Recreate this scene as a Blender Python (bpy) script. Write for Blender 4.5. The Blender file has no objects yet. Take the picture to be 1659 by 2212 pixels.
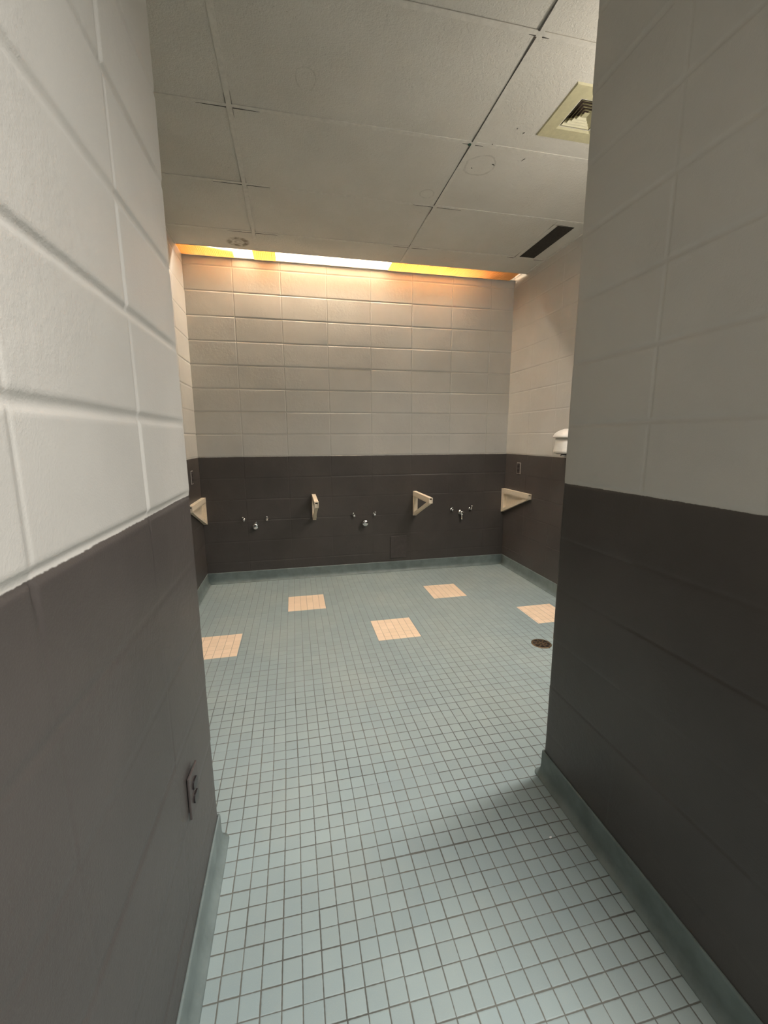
import bpy, bmesh, math, random
from mathutils import Vector, Matrix, noise

random.seed(7)
SC = bpy.context.scene
COL = SC.collection

# ---------------------------------------------------------------- camera
YAW, PITCH, ROLL = 0.21234, -0.17574, -0.00426
CAM_H = 1.37746
FPX = 891.028
cy, sy, cp, sp = math.cos(YAW), math.sin(YAW), math.cos(PITCH), math.sin(PITCH)
fwd = Vector((sy * cp, cy * cp, sp))
rgt0 = Vector((cy, -sy, 0))
up0 = rgt0.cross(fwd)
rgt = rgt0 * math.cos(ROLL) + up0 * math.sin(ROLL)
upv = -rgt0 * math.sin(ROLL) + up0 * math.cos(ROLL)
cam_data = bpy.data.cameras.new('camera')
cam = bpy.data.objects.new('camera', cam_data)
COL.objects.link(cam)
cam.matrix_world = Matrix(((rgt.x, upv.x, -fwd.x, 0), (rgt.y, upv.y, -fwd.y, 0),
                           (rgt.z, upv.z, -fwd.z, CAM_H), (0, 0, 0, 1)))
cam_data.sensor_fit = 'VERTICAL'
cam_data.sensor_height = 24.0
cam_data.lens = 24.0 * FPX / 2212.0
cam_data.clip_start = 0.02
SC.camera = cam

# ---------------------------------------------------------------- world, exposure, big lights
SC.view_settings.view_transform = 'Standard'
SC.view_settings.look = 'None'
SC.view_settings.gamma = 1.0
SC.view_settings.use_curve_mapping = False
SC.view_settings.exposure = 1.0
W = bpy.data.worlds.new('world')
SC.world = W
W.use_nodes = True
W.node_tree.nodes['Background'].inputs[0].default_value = (0.80, 0.80, 0.72, 1)
W.node_tree.nodes['Background'].inputs[1].default_value = 0.3


def area_light(name, loc, size, size_y, power, col, rot=(0, 0, 0), spread=180):
    d = bpy.data.lights.new(name, 'AREA')
    d.shape = 'RECTANGLE'
    d.size = size
    d.size_y = size_y
    d.energy = power
    d.color = col
    d.spread = math.radians(spread)
    o = bpy.data.objects.new(name, d)
    o.location = loc
    o.rotation_euler = rot
    COL.objects.link(o)
    return o


def globe_light(name, loc, radius, power, col):
    d = bpy.data.lights.new(name, 'POINT')
    d.shadow_soft_size = radius
    d.energy = power
    d.color = col
    o = bpy.data.objects.new(name, d)
    o.location = loc
    COL.objects.link(o)
    return o


LOBBY_POWER = 58
STRIP_FILL_POWER = 15
ROOM_FILL_POWER = 6.5
TUBE = 124.0
area_light('lobby_ceiling_lamp', (1.10, -0.62, 2.87), 0.30, 0.30, LOBBY_POWER, (1.0, 0.975, 0.945), spread=155)
globe_light('room_fill', (1.72, 1.52, 2.35), 0.10, ROOM_FILL_POWER, (1.0, 0.95, 0.88))  # added fill, unseen behind the partition; lifts the room walls and ceiling
area_light('room_overhead_fill', (1.60, 1.50, 2.87), 1.10, 0.16, STRIP_FILL_POWER, (1.0, 0.955, 0.90), (math.radians(11), math.radians(8), 0), spread=118)  # added overhead fill above the frame, brightens the room floor

# ---------------------------------------------------------------- measures
D = 4.075
XL, XR = -0.859, 2.2204
CL, CR = -0.3063, 0.959
YL, YR = 1.3083, 1.3327
YE = -0.15            # where the right corridor wall starts, behind the frame
YB = -2.6
ZC = 2.9077
CO = 0.2032
BL = 0.4064
PAINT = 6 * CO - 0.004
SLOT = 3.85          # front edge of the light slot in the ceiling


# ---------------------------------------------------------------- material helpers
def newmat(name):
    m = bpy.data.materials.new(name)
    m.use_nodes = True
    nt = m.node_tree
    b = nt.nodes['Principled BSDF']
    return m, nt, b


def N(nt, t, **kw):
    n = nt.nodes.new(t)
    for k, v in kw.items():
        setattr(n, k, v)
    return n


def math_node(nt, op, a, b=None, c=None):
    n = nt.nodes.new('ShaderNodeMath')
    n.operation = op
    for i, v in enumerate((a, b, c)):
        if v is None:
            continue
        if isinstance(v, (int, float)):
            n.inputs[i].default_value = v
        else:
            nt.links.new(v, n.inputs[i])
    return n.outputs[0]


def smooth(nt, v, lo, hi):
    n = nt.nodes.new('ShaderNodeMapRange')
    n.interpolation_type = 'SMOOTHSTEP'
    nt.links.new(v, n.inputs[0])
    n.inputs[1].default_value = lo
    n.inputs[2].default_value = hi
    return n.outputs[0]


def mix(nt, f, a, b):
    n = nt.nodes.new('ShaderNodeMix')
    n.data_type = 'RGBA'
    for sock, v in ((n.inputs[0], f), (n.inputs[6], a), (n.inputs[7], b)):
        if isinstance(v, (int, float)):
            sock.default_value = v
        elif isinstance(v, tuple):
            sock.default_value = v if len(v) == 4 else (*v, 1)
        else:
            nt.links.new(v, sock)
    return n.outputs[2]


def noise_tex(nt, scale, detail=3, rough=0.5, vec=None):
    n = nt.nodes.new('ShaderNodeTexNoise')
    n.inputs['Scale'].default_value = scale
    n.inputs['Detail'].default_value = detail
    n.inputs['Roughness'].default_value = rough
    if vec is not None:
        nt.links.new(vec, n.inputs['Vector'])
    return n.outputs['Fac']


def geo_pos(nt):
    g = nt.nodes.new('ShaderNodeNewGeometry')
    s = nt.nodes.new('ShaderNodeSeparateXYZ')
    nt.links.new(g.outputs['Position'], s.inputs[0])
    return g.outputs['Position'], s.outputs[0], s.outputs[1], s.outputs[2]


def bump(nt, bsdf, h, strength, dist, prev=None):
    b = nt.nodes.new('ShaderNodeBump')
    b.inputs['Strength'].default_value = strength
    b.inputs['Distance'].default_value = dist
    nt.links.new(h, b.inputs['Height'])
    if prev is not None:
        nt.links.new(prev, b.inputs['Normal'])
    nt.links.new(b.outputs[0], bsdf.inputs['Normal'])
    return b.outputs[0]


LIGHT_PAINT = (0.54, 0.518, 0.475)
DARK_PAINT = (0.078, 0.067, 0.061)


def wall_material():
    m, nt, b = newmat('painted_block')
    pos, x, y, z = geo_pos(nt)
    wob = noise_tex(nt, 9, 2, 0.5, pos)
    wob2 = noise_tex(nt, 80, 2, 0.5, pos)
    zz = math_node(nt, 'ADD', z, math_node(nt, 'MULTIPLY', math_node(nt, 'SUBTRACT', wob, 0.5), 0.004))
    zz = math_node(nt, 'ADD', zz, math_node(nt, 'MULTIPLY', math_node(nt, 'SUBTRACT', wob2, 0.5), 0.004))
    f = smooth(nt, zz, PAINT - 0.0012, PAINT + 0.0012)
    mott = noise_tex(nt, 2.2, 4, 0.6, pos)
    lp = mix(nt, smooth(nt, mott, 0.3, 0.7), tuple(c * 0.95 for c in LIGHT_PAINT), tuple(min(1, c * 1.04) for c in LIGHT_PAINT))
    dp = mix(nt, smooth(nt, mott, 0.3, 0.7), tuple(c * 0.9 for c in DARK_PAINT), tuple(c * 1.1 for c in DARK_PAINT))
    # small chips and scuffs in the paint
    ch = noise_tex(nt, 17, 2, 0.6, pos)
    chip = smooth(nt, ch, 0.775, 0.80)
    lp = mix(nt, math_node(nt, 'MULTIPLY', chip, 0.35), lp, (0.28, 0.26, 0.23))
    c = mix(nt, f, dp, lp)
    nt.links.new(c, b.inputs['Base Color'])
    r = math_node(nt, 'ADD', math_node(nt, 'MULTIPLY', f, 0.10), 0.40)
    nt.links.new(r, b.inputs['Roughness'])
    b.inputs['Specular IOR Level'].default_value = 0.4
    fine = noise_tex(nt, 260, 3, 0.6, pos)
    mid = noise_tex(nt, 38, 4, 0.65, pos)
    p = bump(nt, b, fine, 0.22, 0.002)
    patch = smooth(nt, noise_tex(nt, 2.6, 2, 0.5, pos), 0.44, 0.62)
    p2 = bump(nt, b, math_node(nt, 'MULTIPLY', mid, patch), 0.28, 0.006, p)
    return m


def floor_material():
    m, nt, b = newmat('mosaic_floor_tile')
    pos, x, y, z = geo_pos(nt)
    # slow wander of the tile rows
    wx = math_node(nt, 'MULTIPLY', math_node(nt, 'SUBTRACT', noise_tex(nt, 1.6, 2, 0.5, pos), 0.5), 0.010)
    YB0 = 1.428
    far = math_node(nt, 'GREATER_THAN', y, YB0)
    yy = math_node(nt, 'SUBTRACT', y, YB0)
    ty_far = math_node(nt, 'DIVIDE', yy, 0.0535)
    ty_near = math_node(nt, 'DIVIDE', yy, 0.0510)
    ty = math_node(nt, 'ADD', math_node(nt, 'MULTIPLY', far, ty_far),
                   math_node(nt, 'MULTIPLY', math_node(nt, 'SUBTRACT', 1.0, far), ty_near))
    sh = math_node(nt, 'MULTIPLY', smooth(nt, y, 1.3, 2.3), 0.0145)
    txn = math_node(nt, 'DIVIDE', math_node(nt, 'ADD', math_node(nt, 'ADD', x, 0.0855), sh), 0.0517)
    # small sideways steps from sheet to sheet
    cx = math_node(nt, 'FLOOR', math_node(nt, 'DIVIDE', txn, 6.0))
    cyy = math_node(nt, 'FLOOR', math_node(nt, 'DIVIDE', ty, 6.0))
    cb = N(nt, 'ShaderNodeCombineXYZ')
    nt.links.new(cx, cb.inputs[0])
    nt.links.new(cyy, cb.inputs[1])
    wn = N(nt, 'ShaderNodeTexWhiteNoise')
    wn.noise_dimensions = '3D'
    nt.links.new(cb.outputs[0], wn.inputs['Vector'])
    ty2 = math_node(nt, 'ADD', ty, math_node(nt, 'MULTIPLY', math_node(nt, 'SUBTRACT', wn.outputs['Value'], 0.5), 0.06))
    ix = math_node(nt, 'FLOOR', txn)
    iy = math_node(nt, 'FLOOR', ty2)
    jb = N(nt, 'ShaderNodeCombineXYZ')
    nt.links.new(ix, jb.inputs[0])
    nt.links.new(iy, jb.inputs[1])
    tw = N(nt, 'ShaderNodeTexWhiteNoise')
    tw.noise_dimensions = '3D'
    nt.links.new(jb.outputs[0], tw.inputs['Vector'])
    sepc = N(nt, 'ShaderNodeSeparateColor')
    nt.links.new(tw.outputs['Color'], sepc.inputs[0])
    fx = math_node(nt, 'FRACT', math_node(nt, 'ADD', txn, math_node(nt, 'MULTIPLY', math_node(nt, 'SUBTRACT', sepc.outputs[0], 0.5), 0.022)))
    fy = math_node(nt, 'FRACT', math_node(nt, 'ADD', ty2, math_node(nt, 'MULTIPLY', math_node(nt, 'SUBTRACT', sepc.outputs[1], 0.5), 0.022)))
    edge = noise_tex(nt, 90, 2, 0.5, pos)
    ew = math_node(nt, 'MULTIPLY', math_node(nt, 'SUBTRACT', edge, 0.5), 0.03)
    dx = math_node(nt, 'ADD', math_node(nt, 'MINIMUM', fx, math_node(nt, 'SUBTRACT', 1.0, fx)), ew)
    dy = math_node(nt, 'ADD', math_node(nt, 'MINIMUM', fy, math_node(nt, 'SUBTRACT', 1.0, fy)), ew)
    dd = math_node(nt, 'MINIMUM', dx, dy)
    tile = smooth(nt, dd, 0.016, 0.048)
    height = smooth(nt, dd, 0.0, 0.09)
    # grout: filled and pale in places, dark and open in others
    gn = noise_tex(nt, 1.9, 3, 0.6, pos)
    gx_ = smooth(nt, gn, 0.35, 0.68)
    fade = smooth(nt, y, 1.5, 3.3)          # grout lines fade out towards the back wall
    lineY = math_node(nt, 'LESS_THAN', dy, dx)
    groutc = mix(nt, gx_, (0.150, 0.150, 0.130), (0.085, 0.085, 0.074))
    faded = math_node(nt, 'MULTIPLY', fade, math_node(nt, 'ADD', math_node(nt, 'MULTIPLY', lineY, 0.42), 0.50))
    tv = math_node(nt, 'ADD', math_node(nt, 'MULTIPLY', sepc.outputs[2], 0.09), 0.955)
    stain = smooth(nt, noise_tex(nt, 1.3, 5, 0.6, pos), 0.35, 0.7)
    base = mix(nt, stain, (0.285, 0.350, 0.350), (0.330, 0.385, 0.368))
    vm = N(nt, 'ShaderNodeVectorMath', operation='SCALE')
    nt.links.new(base, vm.inputs[0])
    nt.links.new(tv, vm.inputs[3])
    col = vm.outputs[0]
    # speckle of the unglazed clay
    spk = noise_tex(nt, 420, 2, 0.7, pos)
    col = mix(nt, math_node(nt, 'MULTIPLY', smooth(nt, spk, 0.5, 0.75), 0.25), col, (0.42, 0.45, 0.42))
    # cream squares, six by six tiles
    pm = None
    for (px, py) in ((-0.100, 3.247), (1.146, 3.247), (0.521, 2.605), (1.750, 2.605), (-0.721, 2.605)):
        a = math_node(nt, 'MULTIPLY', math_node(nt, 'GREATER_THAN', x, px), math_node(nt, 'LESS_THAN', x, px + 0.306))
        c = math_node(nt, 'MULTIPLY', math_node(nt, 'GREATER_THAN', y, py), math_node(nt, 'LESS_THAN', y, py + 0.322))
        e = math_node(nt, 'MULTIPLY', a, c)
        pm = e if pm is None else math_node(nt, 'MAXIMUM', pm, e)
    cream = mix(nt, sepc.outputs[2], (0.86, 0.66, 0.47), (0.93, 0.72, 0.53))
    col = mix(nt, pm, col, cream)
    groutc = mix(nt, math_node(nt, 'MULTIPLY', pm, 0.55), groutc, (0.50, 0.34, 0.19))
    gfac = math_node(nt, 'SUBTRACT', 1.0, tile)
    gfac = math_node(nt, 'MULTIPLY', gfac, math_node(nt, 'SUBTRACT', 1.0, faded))
    col = mix(nt, gfac, col, groutc)
    nt.links.new(col, b.inputs['Base Color'])
    b.inputs['Roughness'].default_value = 0.55
    b.inputs['Specular IOR Level'].default_value = 0.35
    hh = math_node(nt, 'ADD', height, math_node(nt, 'MULTIPLY', spk, 0.10))
    bump(nt, b, hh, 0.5, 0.0015)
    return m


def ceiling_material():
    m, nt, b = newmat('painted_ceiling_tile')
    pos, x, y, z = geo_pos(nt)
    mott = noise_tex(nt, 1.7, 4, 0.6, pos)
    c = mix(nt, smooth(nt, mott, 0.3, 0.7), (0.61, 0.58, 0.515), (0.67, 0.64, 0.575))
    fis = noise_tex(nt, 55, 4, 0.7, pos)
    # dark pits
    v = N(nt, 'ShaderNodeTexVoronoi')
    v.inputs['Scale'].default_value = 48
    nt.links.new(pos, v.inputs['Vector'])
    pit = smooth(nt, v.outputs['Distance'], 0.16, 0.04)
    pn = smooth(nt, noise_tex(nt, 3.1, 3, 0.6, pos), 0.52, 0.66)
    c = mix(nt, math_node(nt, 'MULTIPLY', math_node(nt, 'MULTIPLY', pit, pn), 0.45), c, (0.20, 0.18, 0.15))

    # water rings: (x, y, radius, stretch, thickness, strength)
    def ring(c, cx, cy_, r, sx, th, st, colr, fill=0.0):
        dx = math_node(nt, 'DIVIDE', math_node(nt, 'SUBTRACT', x, cx), sx)
        dy = math_node(nt, 'SUBTRACT', y, cy_)
        dist = math_node(nt, 'SQRT', math_node(nt, 'ADD', math_node(nt, 'MULTIPLY', dx, dx), math_node(nt, 'MULTIPLY', dy, dy)))
        w = math_node(nt, 'MULTIPLY', math_node(nt, 'SUBTRACT', noise_tex(nt, 14, 3, 0.6, pos), 0.5), r * 0.5)
        dist = math_node(nt, 'ADD', dist, w)
        ad = math_node(nt, 'ABSOLUTE', math_node(nt, 'SUBTRACT', dist, r))
        rg = smooth(nt, ad, th, th * 0.2)
        if fill:
            rg = math_node(nt, 'MAXIMUM', rg, math_node(nt, 'MULTIPLY', smooth(nt, dist, r, r * 0.8), fill))
        brk = smooth(nt, noise_tex(nt, 21, 3, 0.6, pos), 0.30, 0.60)
        return mix(nt, math_node(nt, 'MULTIPLY', math_node(nt, 'MULTIPLY', rg, brk), st), c, colr)
    c = ring(c, -0.36, 3.725, 0.062, 1.05, 0.030, 0.85, (0.17, 0.135, 0.09))
    c = ring(c, -0.36, 3.725, 0.022, 1.0, 0.016, 0.5, (0.17, 0.135, 0.09))
    c = ring(c, 1.10, 2.48, 0.085, 1.0, 0.009, 0.26, (0.2, 0.18, 0.14))
    c = ring(c, 0.89, 2.80, 0.045, 1.0, 0.006, 0.28, (0.2, 0.18, 0.14))
    c = ring(c, 0.115, 2.10, 0.06, 0.7, 0.007, 0.22, (0.2, 0.18, 0.14))
    nt.links.new(c, b.inputs['Base Color'])
    b.inputs['Roughness'].default_value = 0.8
    b.inputs['Specular IOR Level'].default_value = 0.2
    p = bump(nt, b, fis, 0.6, 0.006)
    w2 = noise_tex(nt, 150, 3, 0.6, pos)
    bump(nt, b, w2, 0.6, 0.004, p)
    return m


def plain(name, col, rough=0.5, metal=0.0, nscale=30, var=0.1, bumpd=0.0005, bs=0.3, spec=0.5):
    m, nt, b = newmat(name)
    tc = N(nt, 'ShaderNodeTexCoord')
    n = noise_tex(nt, nscale, 4, 0.6, tc.outputs['Object'])
    c = mix(nt, smooth(nt, n, 0.3, 0.7), tuple(v * (1 - var) for v in col), tuple(min(1, v * (1 + var)) for v in col))
    nt.links.new(c, b.inputs['Base Color'])
    b.inputs['Roughness'].default_value = rough
    b.inputs['Metallic'].default_value = metal
    b.inputs['Specular IOR Level'].default_value = spec
    bump(nt, b, noise_tex(nt, nscale * 6, 3, 0.6, tc.outputs['Object']), bs, bumpd)
    return m


M_WALL = wall_material()
M_FLOOR = floor_material()
M_CEIL = ceiling_material()
M_BASE = plain('cove_base_rubber', (0.165, 0.200, 0.192), 0.45, 0, 12, 0.14, 0.001)
M_GRID = plain('painted_tee_bar', (0.64, 0.61, 0.545), 0.7, 0, 40, 0.06, 0.002, 0.5)
M_GAP = plain('dark_gap_dirt', (0.075, 0.067, 0.056), 0.9, 0, 40, 0.3)
M_CREAM = plain('cream_painted_iron', (0.80, 0.68, 0.52), 0.55, 0, 60, 0.05, 0.002, 0.5)
M_CHROME = plain('worn_chrome', (0.72, 0.72, 0.72), 0.16, 1.0, 60, 0.15)
M_DARKP = plain('dark_painted_plate', (0.075, 0.062, 0.058), 0.42, 0, 30, 0.1)
M_DEV = plain('dark_device_plastic', (0.022, 0.018, 0.018), 0.35, 0, 30, 0.1)
M_STEEL = plain('brushed_steel_plate', (0.55, 0.50, 0.47), 0.35, 0.6, 60, 0.1)
M_GRILLE = plain('dusty_grille_metal', (0.075, 0.067, 0.055), 0.6, 0.1, 60, 0.2)
M_BEIGE = plain('aged_beige_enamel', (0.52, 0.48, 0.30), 0.45, 0, 40, 0.06)
M_BROWN = plain('dusty_duct_brown', (0.050, 0.030, 0.022), 0.9, 0, 40, 0.2)
M_WHITE = plain('white_enamel', (0.80, 0.76, 0.70), 0.35, 0, 20, 0.04)
M_INSIDE = plain('white_reflector_enamel', (0.62, 0.60, 0.56), 0.5, 0, 20, 0.02)
M_GREEN = plain('dark_green_blob', (0.02, 0.07, 0.045), 0.6)
M_TAN = plain('tan_bounce_board', (0.42, 0.32, 0.21), 0.7, 0, 20, 0.1)
M_BRASS = plain('tarnished_brass', (0.22, 0.16, 0.10), 0.45, 0.8, 60, 0.25)
M_CHIP = plain('white_paint_chip', (0.9, 0.9, 0.88), 0.5, 0, 20, 0.02)


def amber_material():
    m, nt, b = newmat('amber_louver_plastic')
    nt.nodes.remove(b)
    out = nt.nodes['Material Output']
    d = N(nt, 'ShaderNodeBsdfDiffuse')
    t = N(nt, 'ShaderNodeBsdfTranslucent')
    tc = N(nt, 'ShaderNodeTexCoord')
    n = noise_tex(nt, 6, 3, 0.6, tc.outputs['Object'])
    c = mix(nt, n, (0.90, 0.64, 0.32), (0.94, 0.70, 0.38))
    c2 = mix(nt, n, (0.94, 0.62, 0.26), (0.97, 0.69, 0.33))
    nt.links.new(c, d.inputs[0])
    nt.links.new(c2, t.inputs[0])
    mx = N(nt, 'ShaderNodeMixShader')
    mx.inputs[0].default_value = 0.42
    nt.links.new(d.outputs[0], mx.inputs[1])
    nt.links.new(t.outputs[0], mx.inputs[2])
    nt.links.new(mx.outputs[0], out.inputs[0])
    return m


def tube_material():
    m, nt, b = newmat('glowing_tube_glass')
    b.inputs['Base Color'].default_value = (1, 1, 1, 1)
    b.inputs['Emission Color'].default_value = (1.0, 0.88, 0.73, 1)
    b.inputs['Emission Strength'].default_value = TUBE
    return m


M_AMBER = amber_material()
M_TUBE = tube_material()


# ---------------------------------------------------------------- object helpers
def link(name, bm, mat, parent=None, smooth_=False, loc=None):
    bmesh.ops.recalc_face_normals(bm, faces=bm.faces[:])
    me = bpy.data.meshes.new(name)
    bm.to_mesh(me)
    bm.free()
    for mm in (mat if isinstance(mat, (list, tuple)) else [mat]):
        me.materials.append(mm)
    if smooth_:
        for p in me.polygons:
            p.use_smooth = True
    o = bpy.data.objects.new(name, me)
    COL.objects.link(o)
    if parent:
        o.parent = parent
    if loc:
        o.location = loc
    return o


def structure(o):
    o['kind'] = 'structure'
    return o


def tag(o, label, cat, group=None):
    o['label'] = label
    o['category'] = cat
    if group:
        o['group'] = group
    return o


def empty(name, loc, rz=0.0):
    o = bpy.data.objects.new(name, None)
    o.location = loc
    o.rotation_euler = (0, 0, rz)
    o.empty_display_size = 0.05
    COL.objects.link(o)
    return o


def box(bm, x0, x1, y0, y1, z0, z1, mi=0):
    vs = [bm.verts.new(p) for p in ((x0, y0, z0), (x1, y0, z0), (x1, y1, z0), (x0, y1, z0),
                                    (x0, y0, z1), (x1, y0, z1), (x1, y1, z1), (x0, y1, z1))]
    for f in ((3, 2, 1, 0), (4, 5, 6, 7), (0, 1, 5, 4), (1, 2, 6, 5), (2, 3, 7, 6), (3, 0, 4, 7)):
        bm.faces.new([vs[i] for i in f]).material_index = mi
    return vs


def bevel_all(bm, w, seg=2):
    bmesh.ops.bevel(bm, geom=bm.edges[:] + bm.verts[:], offset=w, segments=seg, profile=0.6, affect='EDGES')


def lathe(bm, prof, axis='Z', n=24, center=(0, 0, 0)):
    """prof: list of (radius, height)."""
    c = Vector(center)
    rings = []
    for r, h in prof:
        ring = []
        for i in range(n):
            a = 2 * math.pi * i / n
            u, v = r * math.cos(a), r * math.sin(a)
            p = {'Z': (u, v, h), 'Y': (u, h, v), 'X': (h, u, v)}[axis]
            ring.append(bm.verts.new(Vector(p) + c))
        rings.append(ring)
    for a, b in zip(rings, rings[1:]):
        for i in range(n):
            bm.faces.new((a[i], a[(i + 1) % n], b[(i + 1) % n], b[i]))
    for r_ in (rings[0], rings[-1]):
        bm.faces.new(r_)


def prism(bm, pts, axis, a, b):
    """closed polygon pts (2d) extruded along axis from a to b"""
    def P(p, t):
        return {'X': (t, p[0], p[1]), 'Y': (p[0], t, p[1]), 'Z': (p[0], p[1], t)}[axis]
    v0 = [bm.verts.new(P(p, a)) for p in pts]
    v1 = [bm.verts.new(P(p, b)) for p in pts]
    n = len(pts)
    bm.faces.new(v0)
    bm.faces.new(v1)
    for i in range(n):
        bm.faces.new((v0[i], v0[(i + 1) % n], v1[(i + 1) % n], v1[i]))


# ---------------------------------------------------------------- block walls
def sstep(t):
    t = max(0.0, min(1.0, t))
    return t * t * (3 - 2 * t)


def block_wall(name, origin, udir, ulen, z0, z1, normal, joints, hd=0.0050, hw=0.009, vd=0.0032, vw=0.006,
               seed=0, thick=0.10, ends=(0.0, 0.0), low=0.40):
    """stack bonded block wall; joints: positions of vertical joints along u. Real relief in the mesh."""
    rnd = random.Random(seed)
    O = Vector(origin)
    U = Vector(udir)
    Nn = Vector(normal)

    def samples(lo, hi, js, w, step):
        s = {round(lo, 5), round(hi, 5)}
        for j in js:
            for k in (-1.6, -1.15, -0.8, -0.45, 0, 0.45, 0.8, 1.15, 1.6):
                t = j + k * w
                if lo < t < hi:
                    s.add(round(t, 5))
        ed = sorted([lo] + [j for j in js if lo < j < hi] + [hi])
        for a, b in zip(ed, ed[1:]):
            n = max(1, int((b - a) / step))
            for i in range(1, n):
                t = a + (b - a) * i / n
                if all(abs(t - j) > 1.8 * w for j in js):
                    s.add(round(t, 5))
        return sorted(s)
    hj = [i * CO for i in range(1, 16) if z0 < i * CO < z1]
    us = samples(0, ulen, joints, vw, 0.035)
    extra = [e for e in (0.002, 0.005, 0.009, 0.014) if ends[0]] + [ulen - e for e in (0.002, 0.005, 0.009, 0.014) if ends[1]]
    us = sorted(set(us + extra))
    zs = samples(z0, z1, hj, hw, 0.035)
    hfac, vfac, face = {}, {}, {}

    def cell(u):
        return sum(1 for j in joints if j < u)

    def depth(u, z):
        ci = cell(u)
        ri = int(z / CO)
        key = (ci, ri)
        if key not in face:
            face[key] = (rnd.uniform(-0.0009, 0.0009), rnd.uniform(-0.004, 0.004), rnd.uniform(-0.006, 0.006))
        f0, fu, fz = face[key]
        zc_ = (ri + 0.5) * CO
        h = f0 + fz * (z - zc_)
        wv = noise.noise(Vector((u * 3.1 + seed * 7, z * 3.1, seed)))
        h += 0.0006 * wv
        lowf = low if z < PAINT - 0.02 else 1.0
        # horizontal joint
        nj = round(z / CO)
        dz = abs(z - nj * CO + 0.0012 * noise.noise(Vector((u * 8, nj * 3.3, seed))))
        k = (ci, nj)
        if k not in hfac:
            hfac[k] = rnd.uniform(0.65, 1.0)
        rag = 1 + 0.25 * noise.noise(Vector((u * 30, nj * 2.0, seed + 3)))
        hh = hfac[k] * (0.8 + 0.5 * noise.noise(Vector((u * 1.7, nj * 5.1, seed + 9))))
        g = hd * hh * rag * (1 - sstep((dz / hw - 0.15) / 1.0)) * lowf if dz < 1.3 * hw else 0
        for side, dist in ((0, u), (1, ulen - u)):
            if ends[side] and dist < 0.06:
                g *= 0.30 + 0.70 * sstep(dist / 0.06)
        # vertical joint
        gv = 0
        for ji, j in enumerate(joints):
            du = abs(u - j + 0.001 * noise.noise(Vector((z * 9, j * 3, seed))))
            if du < 1.3 * vw:
                k = (ji, ri)
                if k not in vfac:
                    vfac[k] = rnd.uniform(0.35, 1.0)
                gv = vd * vfac[k] * (1 - sstep((du / vw - 0.1) / 1.0)) * lowf * (0.5 if lowf < 1 else 1)
        h -= max(g, gv)
        for side, dist in ((0, u), (1, ulen - u)):
            if ends[side] and dist < 0.0141:
                R = 0.014
                t = 1 - dist / R
                h -= ends[side] * (1 - math.sqrt(max(0, 1 - t * t)))
        return h
    bm = bmesh.new()
    grid = []
    for z in zs:
        row = []
        for u in us:
            # keep the borders true so that neighbouring walls meet
            p = O + U * u + Vector((0, 0, z)) + Nn * depth(u, z)
            row.append(bm.verts.new(p))
        grid.append(row)
    for i in range(len(zs) - 1):
        for j in range(len(us) - 1):
            bm.faces.new((grid[i][j], grid[i][j + 1], grid[i + 1][j + 1], grid[i + 1][j]))
    # sides and back
    bot = [v for v in grid[0]]
    top = [v for v in grid[-1]]
    lef = [r[0] for r in grid]
    rig = [r[-1] for r in grid]
    c = {}
    for (nm, u, z) in (('bl', 0, z0), ('br', ulen, z0), ('tl', 0, z1), ('tr', ulen, z1)):
        c[nm] = bm.verts.new(O + U * u + Vector((0, 0, z)) - Nn * thick)
    bm.faces.new([c['bl'], c['br'], c['tr'], c['tl']])
    bm.faces.new(bot[::-1] + [c['bl'], c['br']])
    bm.faces.new(top + [c['tr'], c['tl']])
    bm.faces.new(lef + [c['tl'], c['bl']])
    bm.faces.new(rig[::-1] + [c['br'], c['tr']])
    o = link(name, bm, M_WALL)
    me = o.data
    for p in me.polygons:
        p.use_smooth = len(p.vertices) == 4
    return structure(o)


def joints_from(first, ulen, step=BL):
    f = first
    while f - step > 0.02:
        f -= step
    out = []
    while f < ulen - 0.02:
        if f > 0.02:
            out.append(f)
        f += step
    return out


TOP = ZC
block_wall('wall_back', (XL - 0.03, D, 0), (1, 0, 0), XR - XL + 0.06, 0, 3.20, (0, -1, 0),
           joints_from(-0.46314 - XL + 0.03, XR - XL + 0.01), hd=0.0052, hw=0.0075, vd=0.0036, vw=0.0060, seed=1)
block_wall('wall_left', (XL, YL, 0), (0, 1, 0), D - YL + 0.03, 0, 3.20, (1, 0, 0),
           joints_from(3.67 - YL, D - YL - 0.05), seed=2)
block_wall('wall_right', (XR, YR, 0), (0, 1, 0), D - YR + 0.03, 0, 3.20, (-1, 0, 0),
           joints_from(3.67 - YR, D - YR - 0.05), seed=3, hd=0.0026, hw=0.007, vd=0.0016)
block_wall('wall_corridor_left', (CL, YB, 0), (0, 1, 0), YL - YB, 0, TOP, (1, 0, 0),
           joints_from(YL - 0.3601 - YB, YL - YB), hd=0.0075, hw=0.0125, vd=0.0038, vw=0.0085, seed=4, ends=(0, 0.006), low=0.22, thick=0.012)
block_wall('wall_corridor_right', (CR, YE, 0), (0, 1, 0), YR - YE, 0, TOP, (-1, 0, 0),
           joints_from(YR - 0.3518 - YE, YR - YE), hd=0.0042, hw=0.010, vd=0.0028, vw=0.008, seed=5, ends=(0, 0.008), low=0.15, thick=0.012)
block_wall('wall_front_left', (XL, YL, 0), (1, 0, 0), CL - XL - 0.011, 0, TOP, (0, 1, 0),
           joints_from(0.2, CL - XL - 0.02), seed=6)
block_wall('wall_front_right', (CR + 0.011, YR, 0), (1, 0, 0), XR - CR - 0.011, 0, TOP, (0, 1, 0),
           joints_from(0.4, XR - CR - 0.02), seed=8)
block_wall('wall_lobby_front', (CR, YE, 0), (1, 0, 0), 2.6 - CR, 0, TOP, (0, -1, 0),
           joints_from(0.4, 2.6 - CR), seed=9)
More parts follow.
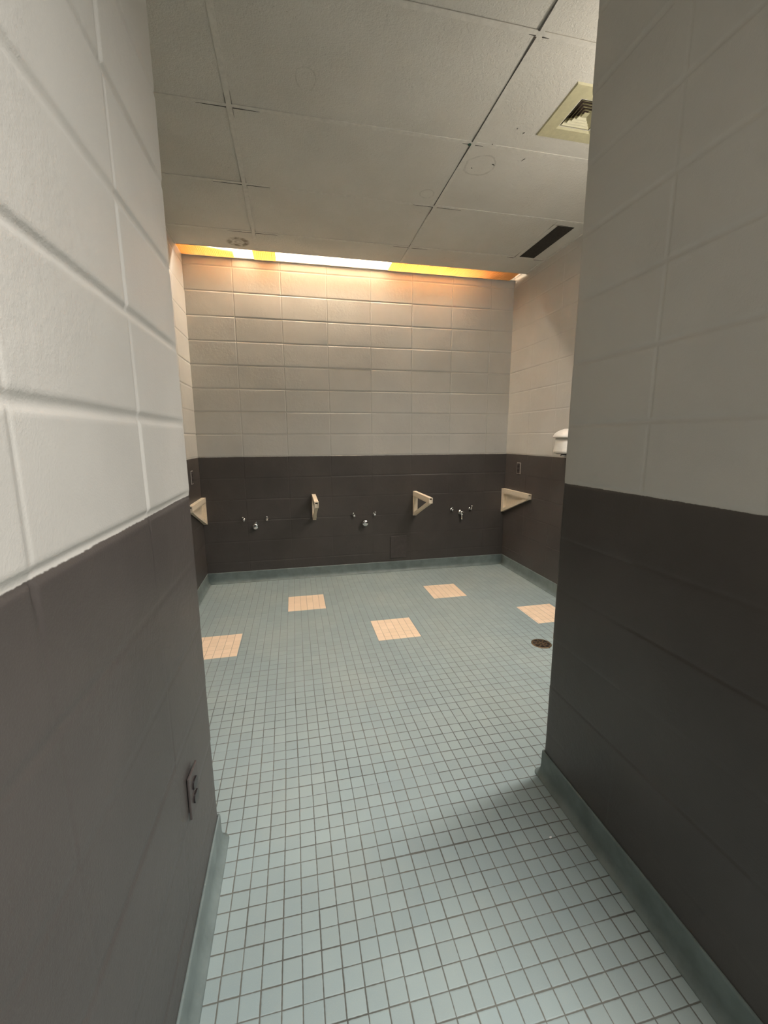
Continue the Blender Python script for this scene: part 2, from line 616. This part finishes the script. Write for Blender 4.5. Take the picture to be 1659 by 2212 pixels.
block_wall('wall_lobby_right', (2.6, YB, 0), (0, 1, 0), YE - YB, 0, TOP, (-1, 0, 0),
           joints_from(0.4, YE - YB), seed=10)
block_wall('wall_lobby_rear', (CL, YB, 0), (1, 0, 0), 2.6 - CL, 0, TOP, (0, 1, 0),
           joints_from(0.4, 2.6 - CL), seed=11)

# ---------------------------------------------------------------- floor
bm = bmesh.new()
box(bm, XL - 0.1, 2.7, YB - 0.1, D + 0.1, -0.06, 0.0)
structure(link('floor', bm, M_FLOOR))

# ---------------------------------------------------------------- cove base
PROF = [(0.0, 0.108), (0.0045, 0.108), (0.0065, 0.1055), (0.0072, 0.098), (0.0078, 0.040), (0.0105, 0.024),
        (0.0165, 0.012), (0.0260, 0.0045), (0.0300, 0.0020), (0.0300, 0.0), (0.0, 0.0)]


def baseboard(name, a, b, n, ma, mb, wrap=0):
    """a->b along the wall, n outward normal, ma/mb: mitre slope at each end (+1 lengthens with offset)"""
    a, b, n = Vector(a), Vector(b), Vector(n)
    t = (b - a).normalized()
    L = (b - a).length
    bm = bmesh.new()
    segs = max(2, int(L / 0.12))
    rings = []
    for i in range(segs + 1):
        s = L * i / segs
        ring = []
        for (o_, z) in PROF:
            e = 0
            if i == 0:
                e = -ma * o_
            if i == segs:
                e = mb * o_
            wob = 0.0012 * noise.noise(Vector((s * 4, z * 10, L))) if 0 < i < segs and o_ > 0 and 0.001 < z else 0
            p = a + t * (s + e) + n * (o_ + wob - 0.0005)
            ring.append(bm.verts.new((p.x, p.y, z + (0.0008 * noise.noise(Vector((s * 6, 3, L))) if z > 0.09 else 0))))
        rings.append(ring)
    if wrap:
        # rounded outside corner, turned about the wall's arris
        for k in range(1, 9):
            ang = math.radians(90) * k / 8
            d_ = n * math.cos(ang) + t * math.sin(ang)
            rings.append([bm.verts.new((b.x + d_.x * o_, b.y + d_.y * o_, z)) for (o_, z) in PROF])
    m_ = len(PROF)
    for r0, r1 in zip(rings, rings[1:]):
        for i in range(m_):
            bm.faces.new((r0[i], r0[(i + 1) % m_], r1[(i + 1) % m_], r1[i]))
    bm.faces.new(rings[0])
    bm.faces.new(rings[-1])
    o = link(name, bm, M_BASE)
    o.data.polygons.foreach_set('use_smooth', [len(p.vertices) == 4 for p in o.data.polygons])
    return structure(o)


baseboard('baseboard_back', (XL, D, 0), (XR, D, 0), (0, -1, 0), -1, -1)
baseboard('baseboard_left', (XL, YL, 0), (XL, D, 0), (1, 0, 0), -1, -1)
baseboard('baseboard_right', (XR, YR, 0), (XR, D, 0), (-1, 0, 0), -1, -1)
baseboard('baseboard_corridor_left', (CL, YB, 0), (CL, YL, 0), (1, 0, 0), -1, 0, 1)
baseboard('baseboard_front_left', (XL, YL, 0), (CL, YL, 0), (0, 1, 0), -1, 0)
baseboard('baseboard_corridor_right', (CR, YE, 0), (CR, YR, 0), (-1, 0, 0), 1, 0, 1)
baseboard('baseboard_front_right', (CR, YR, 0), (XR, YR, 0), (0, 1, 0), 0, -1)
baseboard('baseboard_lobby_front', (CR, YE, 0), (2.6, YE, 0), (0, -1, 0), 1, -1)

# ---------------------------------------------------------------- ceiling
GX = [-0.229 - 1.2192, -0.229, 0.990, 0.990 + 1.2192]
GYS = [3.538 - 0.6096 * i for i in range(0, 11)]
VX0, VX1, VY0, VY1 = 1.955, 2.095, 2.992, 3.532      # dark return slot
DX, DY, DH = 1.437, 2.030, 0.082                      # supply diffuser throat


def ceiling_tiles():
    """lay-in tiles; each sits at its own slight height and sag"""
    bm = bmesh.new()
    xs = [XL - 0.05] + [g for g in GX if XL < g < 2.6] + [2.65]
    ys = [YB - 0.05] + sorted(g for g in GYS if g > YB) + [SLOT]
    rnd = random.Random(3)
    for i in range(len(xs) - 1):
        for j in range(len(ys) - 1):
            x0, x1, y0, y1 = xs[i], xs[i + 1], ys[j], ys[j + 1]
            dz = rnd.uniform(-0.0022, -0.0006)
            tx, tyy = rnd.uniform(-0.0018, 0.0018), rnd.uniform(-0.0018, 0.0018)
            nx, ny = max(2, int((x1 - x0) / 0.08)), max(2, int((y1 - y0) / 0.08))
            cuts = []
            if x0 < 2.0 < x1 and y0 < 3.2 < y1:
                cuts = [(VX0, VX1, VY0, VY1)]
            if x0 < DX < x1 and y0 < DY < y1:
                cuts = [(DX - DH, DX + DH, DY - DH, DY + DH)]
            ux = sorted({x0 + (x1 - x0) * a / nx for a in range(nx + 1)} | {c for q in cuts for c in q[:2]})
            uy = sorted({y0 + (y1 - y0) * a / ny for a in range(ny + 1)} | {c for q in cuts for c in q[2:]})
            vv = {}

            def V(a, b):
                if (a, b) not in vv:
                    u, v = ux[a], uy[b]
                    s = math.sin(math.pi * (u - x0) / (x1 - x0)) * math.sin(math.pi * (v - y0) / (y1 - y0))
                    z = ZC + dz + tx * (u - x0) + tyy * (v - y0) - 0.0025 * s
                    vv[(a, b)] = bm.verts.new((u, v, max(z, ZC - 0.0036)))
                return vv[(a, b)]
            for a in range(len(ux) - 1):
                for b in range(len(uy) - 1):
                    mx_, my_ = (ux[a] + ux[a + 1]) / 2, (uy[b] + uy[b + 1]) / 2
                    if any(q[0] < mx_ < q[1] and q[2] < my_ < q[3] for q in cuts):
                        continue
                    bm.faces.new((V(a, b), V(a, b + 1), V(a + 1, b + 1), V(a + 1, b)))
    # upper deck so that no light leaks
    box(bm, XL - 0.1, 2.7, YB - 0.1, D + 0.15, 3.20, 3.24)
    # front lip of the light slot
    box(bm, XL - 0.05, XR + 0.05, SLOT - 0.004, SLOT, ZC - 0.004, 3.20)
    me = bpy.data.meshes.new('ceiling')
    bm.to_mesh(me)
    bm.free()
    me.materials.append(M_CEIL)
    for p in me.polygons:
        p.use_smooth = True
    o = bpy.data.objects.new('ceiling', me)
    COL.objects.link(o)
    return structure(o)


ceil = ceiling_tiles()

# tee bars, with dark open joints close to the crossings
bm = bmesh.new()
TW = 0.012
for g in GX[1:3]:
    box(bm, g - TW, g + TW, YB, SLOT, ZC - 0.0042, ZC - 0.0015)
box(bm, 1.926 - TW * .8, 1.926 + TW * .8, GYS[1], GYS[0], ZC - 0.0042, ZC - 0.0015)
for g in GYS:
    box(bm, XL, XR if g > YR else 2.6, g - TW, g + TW, ZC - 0.0038, ZC - 0.0012)
box(bm, XR - 0.018, XR, YR, SLOT, ZC - 0.005, ZC - 0.001)
box(bm, XL, XL + 0.016, YL, SLOT, ZC - 0.005, ZC - 0.001)
ob = link('trim_1', bm, M_GRID)
structure(ob)

bm = bmesh.new()
rnd = random.Random(12)


def crack(x, y, dx, dy, L, w):
    """thin tapering dirt line lying along a tee bar edge"""
    n = 6
    px, py = -dy, dx
    top, bot = [], []
    for i in range(n + 1):
        t = i / n
        ww = 0.66 * w * (1 - t) ** 0.8 * rnd.uniform(0.75, 1.15) + 0.0002
        cx_, cy_ = x + dx * L * t, y + dy * L * t
        top.append((cx_ + px * ww, cy_ + py * ww))
        bot.append((cx_ - px * ww, cy_ - py * ww))
    pts = top + bot[::-1]
    prism(bm, pts, 'Z', ZC - 0.0050, ZC - 0.0035)


for gx in GX[1:3]:
    for k, gy in enumerate(GYS[:4]):
        e = TW + 0.002
        q = (0.17, 0.15, 0.13, 0.10)[k] if gx < 0 else (0.14, 0.16, 0.05, 0.03)[k]
        s = 0.0034 if gx < 0 else 0.0030
        crack(gx + e, gy + e * .6, 1, -0.00, q * rnd.uniform(.8, 1.1), s)
        crack(gx - e, gy + e * .6, -1, 0.0, q * rnd.uniform(.8, 1.1), s)
        if gx < 0:
            crack(gx - e, gy - e, 0, -1, 0.10 * rnd.uniform(.6, 1.2), 0.0013)
            crack(gx + e, gy - e, 0, -1, 0.07 * rnd.uniform(.6, 1.2), 0.0013)
            crack(gx + e, gy + e, 0, 1, 0.05 * rnd.uniform(.6, 1.2), 0.0011)
gx = GX[2] - TW
crack(gx, GYS[1] - TW, 0, -1, 0.56, 0.0030)
crack(gx, GYS[1] + TW, 0, 1, 0.10, 0.0030)
crack(gx, GYS[2] + TW, 0, 1, 0.26, 0.0052)
crack(gx, GYS[2] - TW, 0, -1, 0.58, 0.0036)
crack(gx, GYS[3] + TW, 0, 1, 0.28, 0.0056)
crack(gx, GYS[3] - TW, 0, -1, 0.20, 0.0050)
crack(gx, GYS[0] - TW, 0, -1, 0.05, 0.002)
crack(1.914, GYS[0] + 0.01, -1, 0, 0.06, 0.0040)
crack(1.914, GYS[0], 0, -1, 0.10, 0.0030)
crack(1.914, VY0 - 0.01, 0, 1, 0.07, 0.0016)
crack(1.914, VY0 - 0.012, 1, 0, 0.12, 0.0014)
crack(2.105, GYS[0] + 0.012, 1, 0, 0.09, 0.0030)
# stray marks on the tile faces
for (mx_, my_, a, L, w) in ((1.165, 2.450, 0.5, 0.018, 0.005), (1.06, 2.505, 0.2, 0.008, 0.005), (1.32, 2.37, 2.0, 0.025, 0.0028),
                            (1.21, 2.19, 1.9, 0.012, 0.003), (1.16, 2.17, 1.4, 0.010, 0.003), (1.09, 2.30, 1.4, 0.008, 0.003)):
    crack(mx_, my_, math.cos(a), math.sin(a), L, w)
structure(link('trim_2', bm, M_GAP))
bm = bmesh.new()
lathe(bm, [(0.0075, ZC - 0.0056), (0.0095, ZC - 0.0048), (0.0095, ZC - 0.004)], 'Z', 12, (0.972, 2.328, 0))
tag(link('paint_spot', bm, M_GREEN), 'tiny dark green blob on the ceiling at a crossing of the tile grid', 'blob')

# ---------------------------------------------------------------- cove light above the back wall
COVE = empty('cove_light', (0.68, 3.96, ZC))
tag(COVE, 'long recessed ceiling light slot above the back wall with amber egg crate louvers, partly missing', 'light')
ox, oy, oz = COVE.location


def rel(bm):
    bmesh.ops.translate(bm, verts=bm.verts[:], vec=(-ox, -oy, -oz))


bm = bmesh.new()
hz = 3.170
# reflector pan: thin folded sheet, open below
box(bm, XL + 0.002, XR - 0.002, SLOT + 0.002, D - 0.012, hz, hz + 0.004)
box(bm, XL + 0.002, XR - 0.002, D - 0.013, D - 0.010, ZC + 0.016, hz)
box(bm, XL + 0.002, XL + 0.005, SLOT + 0.005, D - 0.013, ZC + 0.03, hz)
box(bm, XR - 0.005, XR - 0.002, SLOT + 0.005, D - 0.013, ZC + 0.03, hz)
rel(bm)
link('housing', bm, M_INSIDE, COVE)
bm = bmesh.new()
box(bm, XL + 0.002, XR - 0.002, SLOT + 0.002, SLOT + 0.005, ZC + 0.004, hz)
rel(bm)
link('front_board', bm, M_TAN, COVE)  # unseen inner face, added in tan to dim and warm the bounce
bm = bmesh.new()
box(bm, XL + 0.002, XR - 0.002, D - 0.029, D - 0.009, ZC + 0.006, ZC + 0.009)
box(bm, XL + 0.002, XR - 0.002, D - 0.012, D - 0.009, ZC + 0.009, ZC + 0.022)
for sx_ in (-0.6, -0.05, 0.28, 0.62, 1.0, 1.5):
    lathe(bm, [(0.0035, -0.0005), (0.0025, -0.002)], 'Y', 10, (sx_, D - 0.012, ZC + 0.015))
rel(bm)
link('wall_angle', bm, M_INSIDE, COVE)
TY, TZ = 4.022, 3.112
for (a, b) in ((-0.72, 0.49), (0.53, 1.74)):
    bm = bmesh.new()
    lathe(bm, [(0.008, a), (0.0128, a + 0.004), (0.0128, b - 0.004), (0.008, b)], 'X', 16, (0, TY, TZ))
    rel(bm)
    link('lamp_tube', bm, M_TUBE, COVE, True)
    for e in (a, b):
        s = -1 if e == a else 1
        bm = bmesh.new()
        box(bm, min(e + s * 0.004, e + s * 0.016), max(e + s * 0.004, e + s * 0.016), TY - 0.016, TY + 0.016, TZ - 0.02, hz - 0.004)
        rel(bm)
        link('lamp_holder', bm, M_INSIDE, COVE)


def louver(x0, x1, front, back, endslant=0.0):
    """egg crate panel; front(x) gives the y of its front edge"""
    bm = bmesh.new()
    c = 0.0142
    t = 0.0009
    z0_, z1_ = ZC + 0.001, ZC + 0.012
    n = int((x1 - x0) / c)
    c = (x1 - x0) / n
    for i in range(n + 1):
        x = x0 + c * i
        box(bm, x - t, x + t, front(x), back, z0_, z1_)
    ny = int((back - 3.856) / 0.0142)
    for j in range(ny + 1):
        y = back - j * 0.0142
        xs_ = [x0 + (x1 - x0) * k / 60 for k in range(61) if front(x0 + (x1 - x0) * k / 60) <= y + 1e-4]
        if len(xs_) > 1:
            box(bm, min(xs_), max(xs_), y - t, y + t, z0_, z1_)
    # border strip along the front
    m_ = 12
    for k in range(m_):
        a, b_ = x0 + (x1 - x0) * k / m_, x0 + (x1 - x0) * (k + 1) / m_
        fa, fb = front(a), front(b_)
        vs = [bm.verts.new(p) for p in ((a, fa, z0_), (b_, fb, z0_), (b_, fb + 0.002, z0_), (a, fa + 0.002, z0_),
                                        (a, fa, z1_), (b_, fb, z1_), (b_, fb + 0.002, z1_), (a, fa + 0.002, z1_))]
        for f in ((3, 2, 1, 0), (4, 5, 6, 7), (0, 1, 5, 4), (1, 2, 6, 5), (2, 3, 7, 6), (3, 0, 4, 7)):
            bm.faces.new([vs[i] for i in f])
    rel(bm)
    return link('louver', bm, M_AMBER, COVE)


louver(-0.852, -0.432, lambda x: 3.857 + (0.085 * ((x + 0.76) / 0.328) if x > -0.76 else 0), D - 0.031)
louver(-0.268, -0.086, lambda x: 3.857, D - 0.031)
louver(0.918, 2.150, lambda x: 3.857, D - 0.031)

# ---------------------------------------------------------------- return slot and supply diffuser
R = empty('return_grille', ((VX0 + VX1) / 2, (VY0 + VY1) / 2, ZC))
tag(R, 'long dark rectangular air grille in the ceiling beside the right wall', 'vent')
bm = bmesh.new()
w, h = (VX1 - VX0) / 2, (VY1 - VY0) / 2
box(bm, -w, w, -h, h, 0.030, 0.034)
box(bm, -w, -w + 0.002, -h, h, 0.0, 0.030)
box(bm, w - 0.002, w, -h, h, 0.0, 0.030)
box(bm, -w, w, -h, -h + 0.002, 0.0, 0.030)
box(bm, -w, w, h - 0.002, h, 0.0, 0.030)
link('grille_box', bm, M_GRILLE, R)
bm = bmesh.new()
for i in range(15):
    x = -w + 0.006 + (2 * w - 0.012) * i / 14
    box(bm, x - 0.0016, x + 0.0016, -h + 0.002, h - 0.002, 0.002, 0.010)
for i in range(1, 4):
    y = -h + 2 * h * i / 4
    box(bm, -w + 0.002, w - 0.002, y - 0.001, y + 0.001, 0.010, 0.013)
link('grille_face', bm, M_GRILLE, R)

G = empty('ceiling_diffuser', (DX, DY, ZC))
tag(G, 'square beige ceiling air diffuser with stepped louvers, partly hidden by the right wall', 'vent')


def sq_ring(bm, a, za, b, zb, t=0.0012):
    """sloped square band from half size a at za to half size b at zb"""
    def sq(s, z):
        return [bm.verts.new(p) for p in ((-s, -s, z), (s, -s, z), (s, s, z), (-s, s, z))]
    r = [sq(a, za), sq(b, zb), sq(b, zb + t), sq(a, za + t)]
    for k in range(4):
        p, q = r[k], r[(k + 1) % 4]
        for i in range(4):
            bm.faces.new((p[i], p[(i + 1) % 4], q[(i + 1) % 4], q[i]))


bm = bmesh.new()
sq_ring(bm, 0.163, -0.001, 0.158, -0.009, 0.001)
sq_ring(bm, 0.158, -0.009, 0.094, -0.010, 0.001)
sq_ring(bm, 0.094, -0.010, 0.086, -0.004, 0.001)
sq_ring(bm, 0.086, -0.004, 0.081, 0.035, 0.001)
link('diffuser_frame', bm, M_BEIGE, G)
for a in (0.076, 0.060, 0.044, 0.028):
    bm = bmesh.new()
    sq_ring(bm, a, -0.004, a - 0.013, 0.012, 0.001)
    link('louver', bm, M_BEIGE, G)
bm = bmesh.new()
box(bm, -0.013, 0.013, -0.013, 0.013, -0.003, 0.0)
link('core_plate', bm, M_BEIGE, G)
bm = bmesh.new()
box(bm, -0.082, 0.082, -0.082, 0.082, 0.036, 0.039)
link('duct_throat', bm, M_BROWN, G)


# ---------------------------------------------------------------- brackets left from the removed basins
def bracket(name, loc, label, web=None):
    """origin: wall face, top of arm, middle of width; the arm runs towards -Y"""
    root = empty(name, loc)
    tag(root, label, 'bracket', 'cream triangular basin brackets')
    w = 0.018
    Dp = 0.525
    H = 0.256
    # top arm: hollow rectangular bar, open at the tip
    bm = bmesh.new()
    t = 0.007
    ah = 0.030
    box(bm, -w, w, -Dp, 0, -t, 0)
    box(bm, -w, -w + t, -Dp, 0, -ah - 0.018, -t)
    box(bm, w - t, w, -Dp, 0, -ah - 0.018, -t)
    box(bm, -w, w, -Dp, -0.02, -ah - 0.022, -ah - 0.018 + 0.003)
    bmesh.ops.remove_doubles(bm, verts=bm.verts[:], dist=0.00001)
    # narrow the bar so that only its tip shows the full box height
    link('arm', bm, M_CREAM, root)
    # post against the wall, with a raised inner rim
    bm = bmesh.new()
    prism(bm, [(0, -0.0075), (0, -H), (-0.014, -H), (-0.034, -H + 0.022), (-0.034, -ah), (-0.03, -0.0075)], 'X', -w + 0.0008, w - 0.0008)
    box(bm, -w - 0.002, w + 0.002, -0.046, -0.034, -H + 0.032, -ah - 0.018)
    link('wall_post', bm, M_CREAM, root)
    # diagonal brace, waisted in the middle
    bm = bmesh.new()
    n = 14
    rings = []
    for i in range(n + 1):
        s = i / n
        y = -Dp + 0.004 + (Dp - 0.012) * s
        z = -0.050 + (-H + 0.050) * s
        ww = (w - 0.0018) * (1 - 0.30 * math.sin(math.pi * min(1, s * 1.15)) ** 1.0)
        th = 0.030
        rings.append([bm.verts.new(p) for p in ((-ww, y, z), (ww, y, z), (ww, y + 0.004, z + th), (-ww, y + 0.004, z + th))])
    for a, b in zip(rings, rings[1:]):
        for i in range(4):
            bm.faces.new((a[i], a[(i + 1) % 4], b[(i + 1) % 4], b[i]))
    bm.faces.new(rings[0])
    bm.faces.new(rings[-1])
    link('brace', bm, M_CREAM, root)
    if web is not None:
        bm = bmesh.new()
        prism(bm, [(-0.03, -0.03), (-0.03, -H + 0.02), (-Dp + 0.02, -0.052), (-Dp + 0.02, -0.03)], 'X', web * (w - 0.006), web * (w - 0.003))
        link('web_plate', bm, M_CREAM, root)
    return root


BZ = 0.845
bracket('basin_bracket', (XL + 0.0195, D - 0.001, BZ), 'cream triangular wall bracket in the left corner below the left outlet plate', -1)
bracket('basin_bracket', (0.172, D - 0.001, BZ), 'cream triangular wall bracket seen end on, between the left and middle pipe stubs')
bracket('basin_bracket', (1.203, D - 0.001, BZ), 'cream open triangular wall bracket on the back wall above the cover plate')
bracket('basin_bracket', (XR - 0.0195, D - 0.001, BZ), 'cream triangular wall bracket in the right back corner with a filled centre', 1)


# ---------------------------------------------------------------- capped supplies and drain stubs
def valve(loc, label, tilt=0.0, lever=1.0):
    root = empty('supply_valve', loc)
    tag(root, label, 'valve', 'small chrome supply valves on the back wall')
    bm = bmesh.new()
    lathe(bm, [(0.017, 0.0), (0.017, -0.003), (0.009, -0.006), (0.009, -0.026), (0.012, -0.028), (0.012, -0.040), (0.008, -0.043)], 'Y', 16)
    link('valve_body', bm, M_CHROME, root, True)
    bm = bmesh.new()
    lathe(bm, [(0.0045, 0.008), (0.0045, 0.024 * lever), (0.010, 0.026 * lever), (0.010, 0.031 * lever), (0.004, 0.034 * lever)], 'Z', 14, (0.0, -0.033, 0.0))
    bmesh.ops.rotate(bm, verts=bm.verts[:], cent=(0, -0.033, 0), matrix=Matrix.Rotation(tilt, 3, 'Y'))
    link('stem', bm, M_CHROME, root, True)
    return root


VG = 'small chrome supply valves on the back wall'
valve((-0.492, D - 0.001, 0.620), 'left chrome supply valve of the stubs nearest the left corner', -0.3)
valve((-0.281, D - 0.001, 0.617), 'right chrome supply valve of the stubs nearest the left corner', 0.1)
valve((0.565, D - 0.001, 0.617), 'left chrome supply valve beside the round drain cap', -0.3)
valve((0.776, D - 0.001, 0.620), 'right chrome supply valve beside the round drain cap', 0.2)
valve((1.613, D - 0.001, 0.633), 'left chrome supply valve of the stubs nearest the right corner', -0.2)
valve((1.822, D - 0.001, 0.637), 'right chrome supply valve of the stubs nearest the right corner', 0.25, 1.2)


def drain_left():
    r = empty('drain_stub', (-0.388, D - 0.001, 0.556))
    tag(r, 'chrome drain stub with a small raised nut, below the valves nearest the left corner', 'pipe stub')
    bm = bmesh.new()
    lathe(bm, [(0.030, 0.0), (0.030, -0.003), (0.022, -0.006), (0.022, -0.040), (0.026, -0.041), (0.026, -0.058), (0.019, -0.060)], 'Y', 20)
    link('pipe', bm, M_CHROME, r, True)
    bm = bmesh.new()
    lathe(bm, [(0.008, 0.015), (0.008, 0.040), (0.011, 0.041), (0.011, 0.050)], 'Z', 6, (0.014, -0.045, 0))
    link('nut', bm, M_CHROME, r)


def drain_mid():
    r = empty('drain_stub', (0.672, D - 0.001, 0.545))
    tag(r, 'round chrome capped drain stub in the middle of the back wall', 'pipe stub')
    bm = bmesh.new()
    lathe(bm, [(0.022, 0.0), (0.022, -0.050)], 'Y', 20)
    link('pipe', bm, M_CHROME, r, True)
    bm = bmesh.new()
    lathe(bm, [(0.029, -0.030), (0.031, -0.032), (0.031, -0.075), (0.027, -0.080)], 'Y', 24)
    link('cap', bm, M_CHROME, r, True)


def drain_right():
    r = empty('drain_stub', (1.715, D - 0.001, 0.600))
    tag(r, 'chrome drain stub bending down, below the valves nearest the right corner', 'pipe stub')
    bm = bmesh.new()
    lathe(bm, [(0.026, 0.0), (0.026, -0.003), (0.015, -0.006), (0.015, -0.034), (0.021, -0.036), (0.021, -0.052), (0.013, -0.056)], 'Y', 20)
    link('pipe', bm, M_CHROME, r, True)
    bm = bmesh.new()
    lathe(bm, [(0.014, -0.008), (0.011, -0.034), (0.008, -0.048), (0.011, -0.052), (0.011, -0.066), (0.005, -0.074)], 'Z', 16, (0, -0.042, 0))
    link('spout', bm, M_CHROME, r, True)


drain_left()
drain_mid()
drain_right()

# access cover
bm = bmesh.new()
box(bm, -0.086, 0.086, -0.012, 0, -0.117, 0.117)
bevel_all(bm, 0.003, 2)
o = link('cover_plate', bm, M_DARKP, loc=(1.030, D - 0.0005, 0.262))
tag(o, 'dark painted square access cover low on the back wall below the open bracket', 'cover plate')


# ---------------------------------------------------------------- outlets
def outlet(loc, rz, label, plate_mat, w=0.070, h=0.115, grp='outlet plates on the dark paint'):
    """origin on the wall face, plate faces -Y before rotation"""
    r = empty('wall_outlet', loc, rz)
    tag(r, label, 'outlet')
    bm = bmesh.new()
    box(bm, -w / 2, w / 2, -0.006, 0, -h / 2, h / 2)
    bevel_all(bm, 0.002, 2)
    link('plate', bm, plate_mat, r)
    if plate_mat is M_STEEL:
        bm = bmesh.new()
        box(bm, -0.026, 0.026, -0.0085, -0.004, -0.050, 0.050)
        bevel_all(bm, 0.001, 1)
        link('device_cover', bm, M_DARKP, r)
    for s in (-1, 1):
        bm = bmesh.new()
        pts = []
        for i in range(20):
            a = 2 * math.pi * i / 20
            pts.append((0.017 * math.cos(a), max(-0.0125, min(0.0125, 0.017 * math.sin(a)))))
        prism(bm, [(p[0], p[1] + s * 0.0195) for p in pts], 'Y', -0.0105, -0.005)
        link('receptacle', bm, M_DEV, r)
    bm = bmesh.new()
    lathe(bm, [(0.0035, -0.005), (0.0025, -0.0072)], 'Y', 12)
    link('screw', bm, M_STEEL, r)
    return r


outlet((XR - 0.001, 3.803, 1.078), -math.pi / 2, 'small dark outlet plate on the right wall above the corner bracket', M_STEEL)
outlet((XL + 0.001, 3.765, 1.060), math.pi / 2, 'small dark outlet plate on the far left wall above the corner bracket', M_STEEL)
ow = outlet((CL + 0.0045, 1.042, 0.458), math.pi / 2, 'painted outlet plate low on the near left corridor wall', M_DARKP, 0.072, 0.117)
ow.rotation_euler = (0.0, 0.03, math.pi / 2 - 0.05)


# ---------------------------------------------------------------- hand dryer on the right wall
HD = empty('hand_dryer', (XR - 0.001, 2.995, 1.345))
tag(HD, 'white rounded hand dryer on the right wall, cut off by the near wall', 'hand dryer')


def d_ring(bm, hy, depth, z, n=28, e=2.7):
    """half oval outline standing out from the wall"""
    ring = []
    for i in range(n + 1):
        a = math.pi * i / n - math.pi / 2
        cx_, sx_ = math.cos(a), math.sin(a)
        ring.append(bm.verts.new((-depth * abs(cx_) ** (2 / e), hy * math.copysign(abs(sx_) ** (2 / e), sx_), z)))
    return ring


def loft(bm, rings):
    n = len(rings[0])
    for a, b in zip(rings, rings[1:]):
        for i in range(n):
            bm.faces.new((a[i], a[(i + 1) % n], b[(i + 1) % n], b[i]))
    bm.faces.new(rings[0])
    bm.faces.new(rings[-1])


bm = bmesh.new()
loft(bm, [d_ring(bm, 0.118, 0.128, -0.092), d_ring(bm, 0.127, 0.138, -0.084), d_ring(bm, 0.128, 0.138, -0.070),
          d_ring(bm, 0.122, 0.130, -0.020), d_ring(bm, 0.118, 0.125, 0.036)])
link('dryer_body', bm, M_WHITE, HD, True)
bm = bmesh.new()
hr = [d_ring(bm, 0.130, 0.140, 0.034), d_ring(bm, 0.137, 0.148, 0.036)]
for k in range(1, 9):
    t = k / 9
    sc_ = math.sqrt(1 - t * t)
    hr.append(d_ring(bm, 0.137 * sc_, 0.148 * sc_, 0.036 + 0.078 * t))
loft(bm, hr)
link('dryer_hood', bm, M_WHITE, HD, True)
bm = bmesh.new()
loft(bm, [d_ring(bm, 0.108, 0.118, -0.096), d_ring(bm, 0.108, 0.118, -0.091)])
link('dark_underside', bm, M_DEV, HD)  # near-black plate over the underside of the body
bm = bmesh.new()
lathe(bm, [(0.022, 0.0), (0.030, -0.014), (0.026, -0.018)], 'Z', 16, (-0.075, 0.0, -0.094))
link('nozzle', bm, M_CHROME, HD, True)

# ---------------------------------------------------------------- floor drain
FD = empty('floor_drain', (1.592, 2.322, 0.0))
tag(FD, 'round tarnished brass floor drain beside the right wall edge', 'floor drain')
bm = bmesh.new()
n = 40
for (r0, r1, z0_, z1_) in ((0.064, 0.056, 0.0, 0.0035),):
    lathe(bm, [(0.066, 0.0), (0.066, 0.002), (0.063, 0.0035), (0.055, 0.0035), (0.054, 0.001)], 'Z', n)
link('rim', bm, M_BRASS, FD, False)
bm = bmesh.new()
lathe(bm, [(0.0535, 0.0012), (0.0535, 0.0016)], 'Z', n)
link('drain_well', bm, M_DEV, FD)
bm = bmesh.new()
for i in range(8):
    a = math.pi * 2 * i / 8
    c_, s_ = math.cos(a), math.sin(a)
    pts = [(0.006, -0.0035), (0.054, -0.005), (0.054, 0.005), (0.006, 0.0035)]
    prism(bm, [(p[0] * c_ - p[1] * s_, p[0] * s_ + p[1] * c_) for p in pts], 'Z', 0.0016, 0.0032)
for r_ in (0.014, 0.034):
    ang = [2 * math.pi * k / 32 for k in range(32)]
    for k in range(32):
        a, b = ang[k], ang[(k + 1) % 32]
        pts = [((r_ - .0025) * math.cos(a), (r_ - .0025) * math.sin(a)), ((r_ + .0025) * math.cos(a), (r_ + .0025) * math.sin(a)),
               ((r_ + .0025) * math.cos(b), (r_ + .0025) * math.sin(b)), ((r_ - .0025) * math.cos(b), (r_ - .0025) * math.sin(b))]
        prism(bm, pts, 'Z', 0.0016, 0.0031)
link('grate', bm, M_BRASS, FD)

# ---------------------------------------------------------------- little paint chip on the corridor floor
bm = bmesh.new()
prism(bm, [(0, 0), (0.007, 0.002), (0.009, 0.006), (0.003, 0.007), (-0.002, 0.004)], 'Z', 0.0, 0.0012)
o = link('paint_chip', bm, M_CHIP, loc=(0.820, 1.070, 0.0005))
tag(o, 'tiny white flake of paint on the corridor floor near the right wall', 'paint chip')
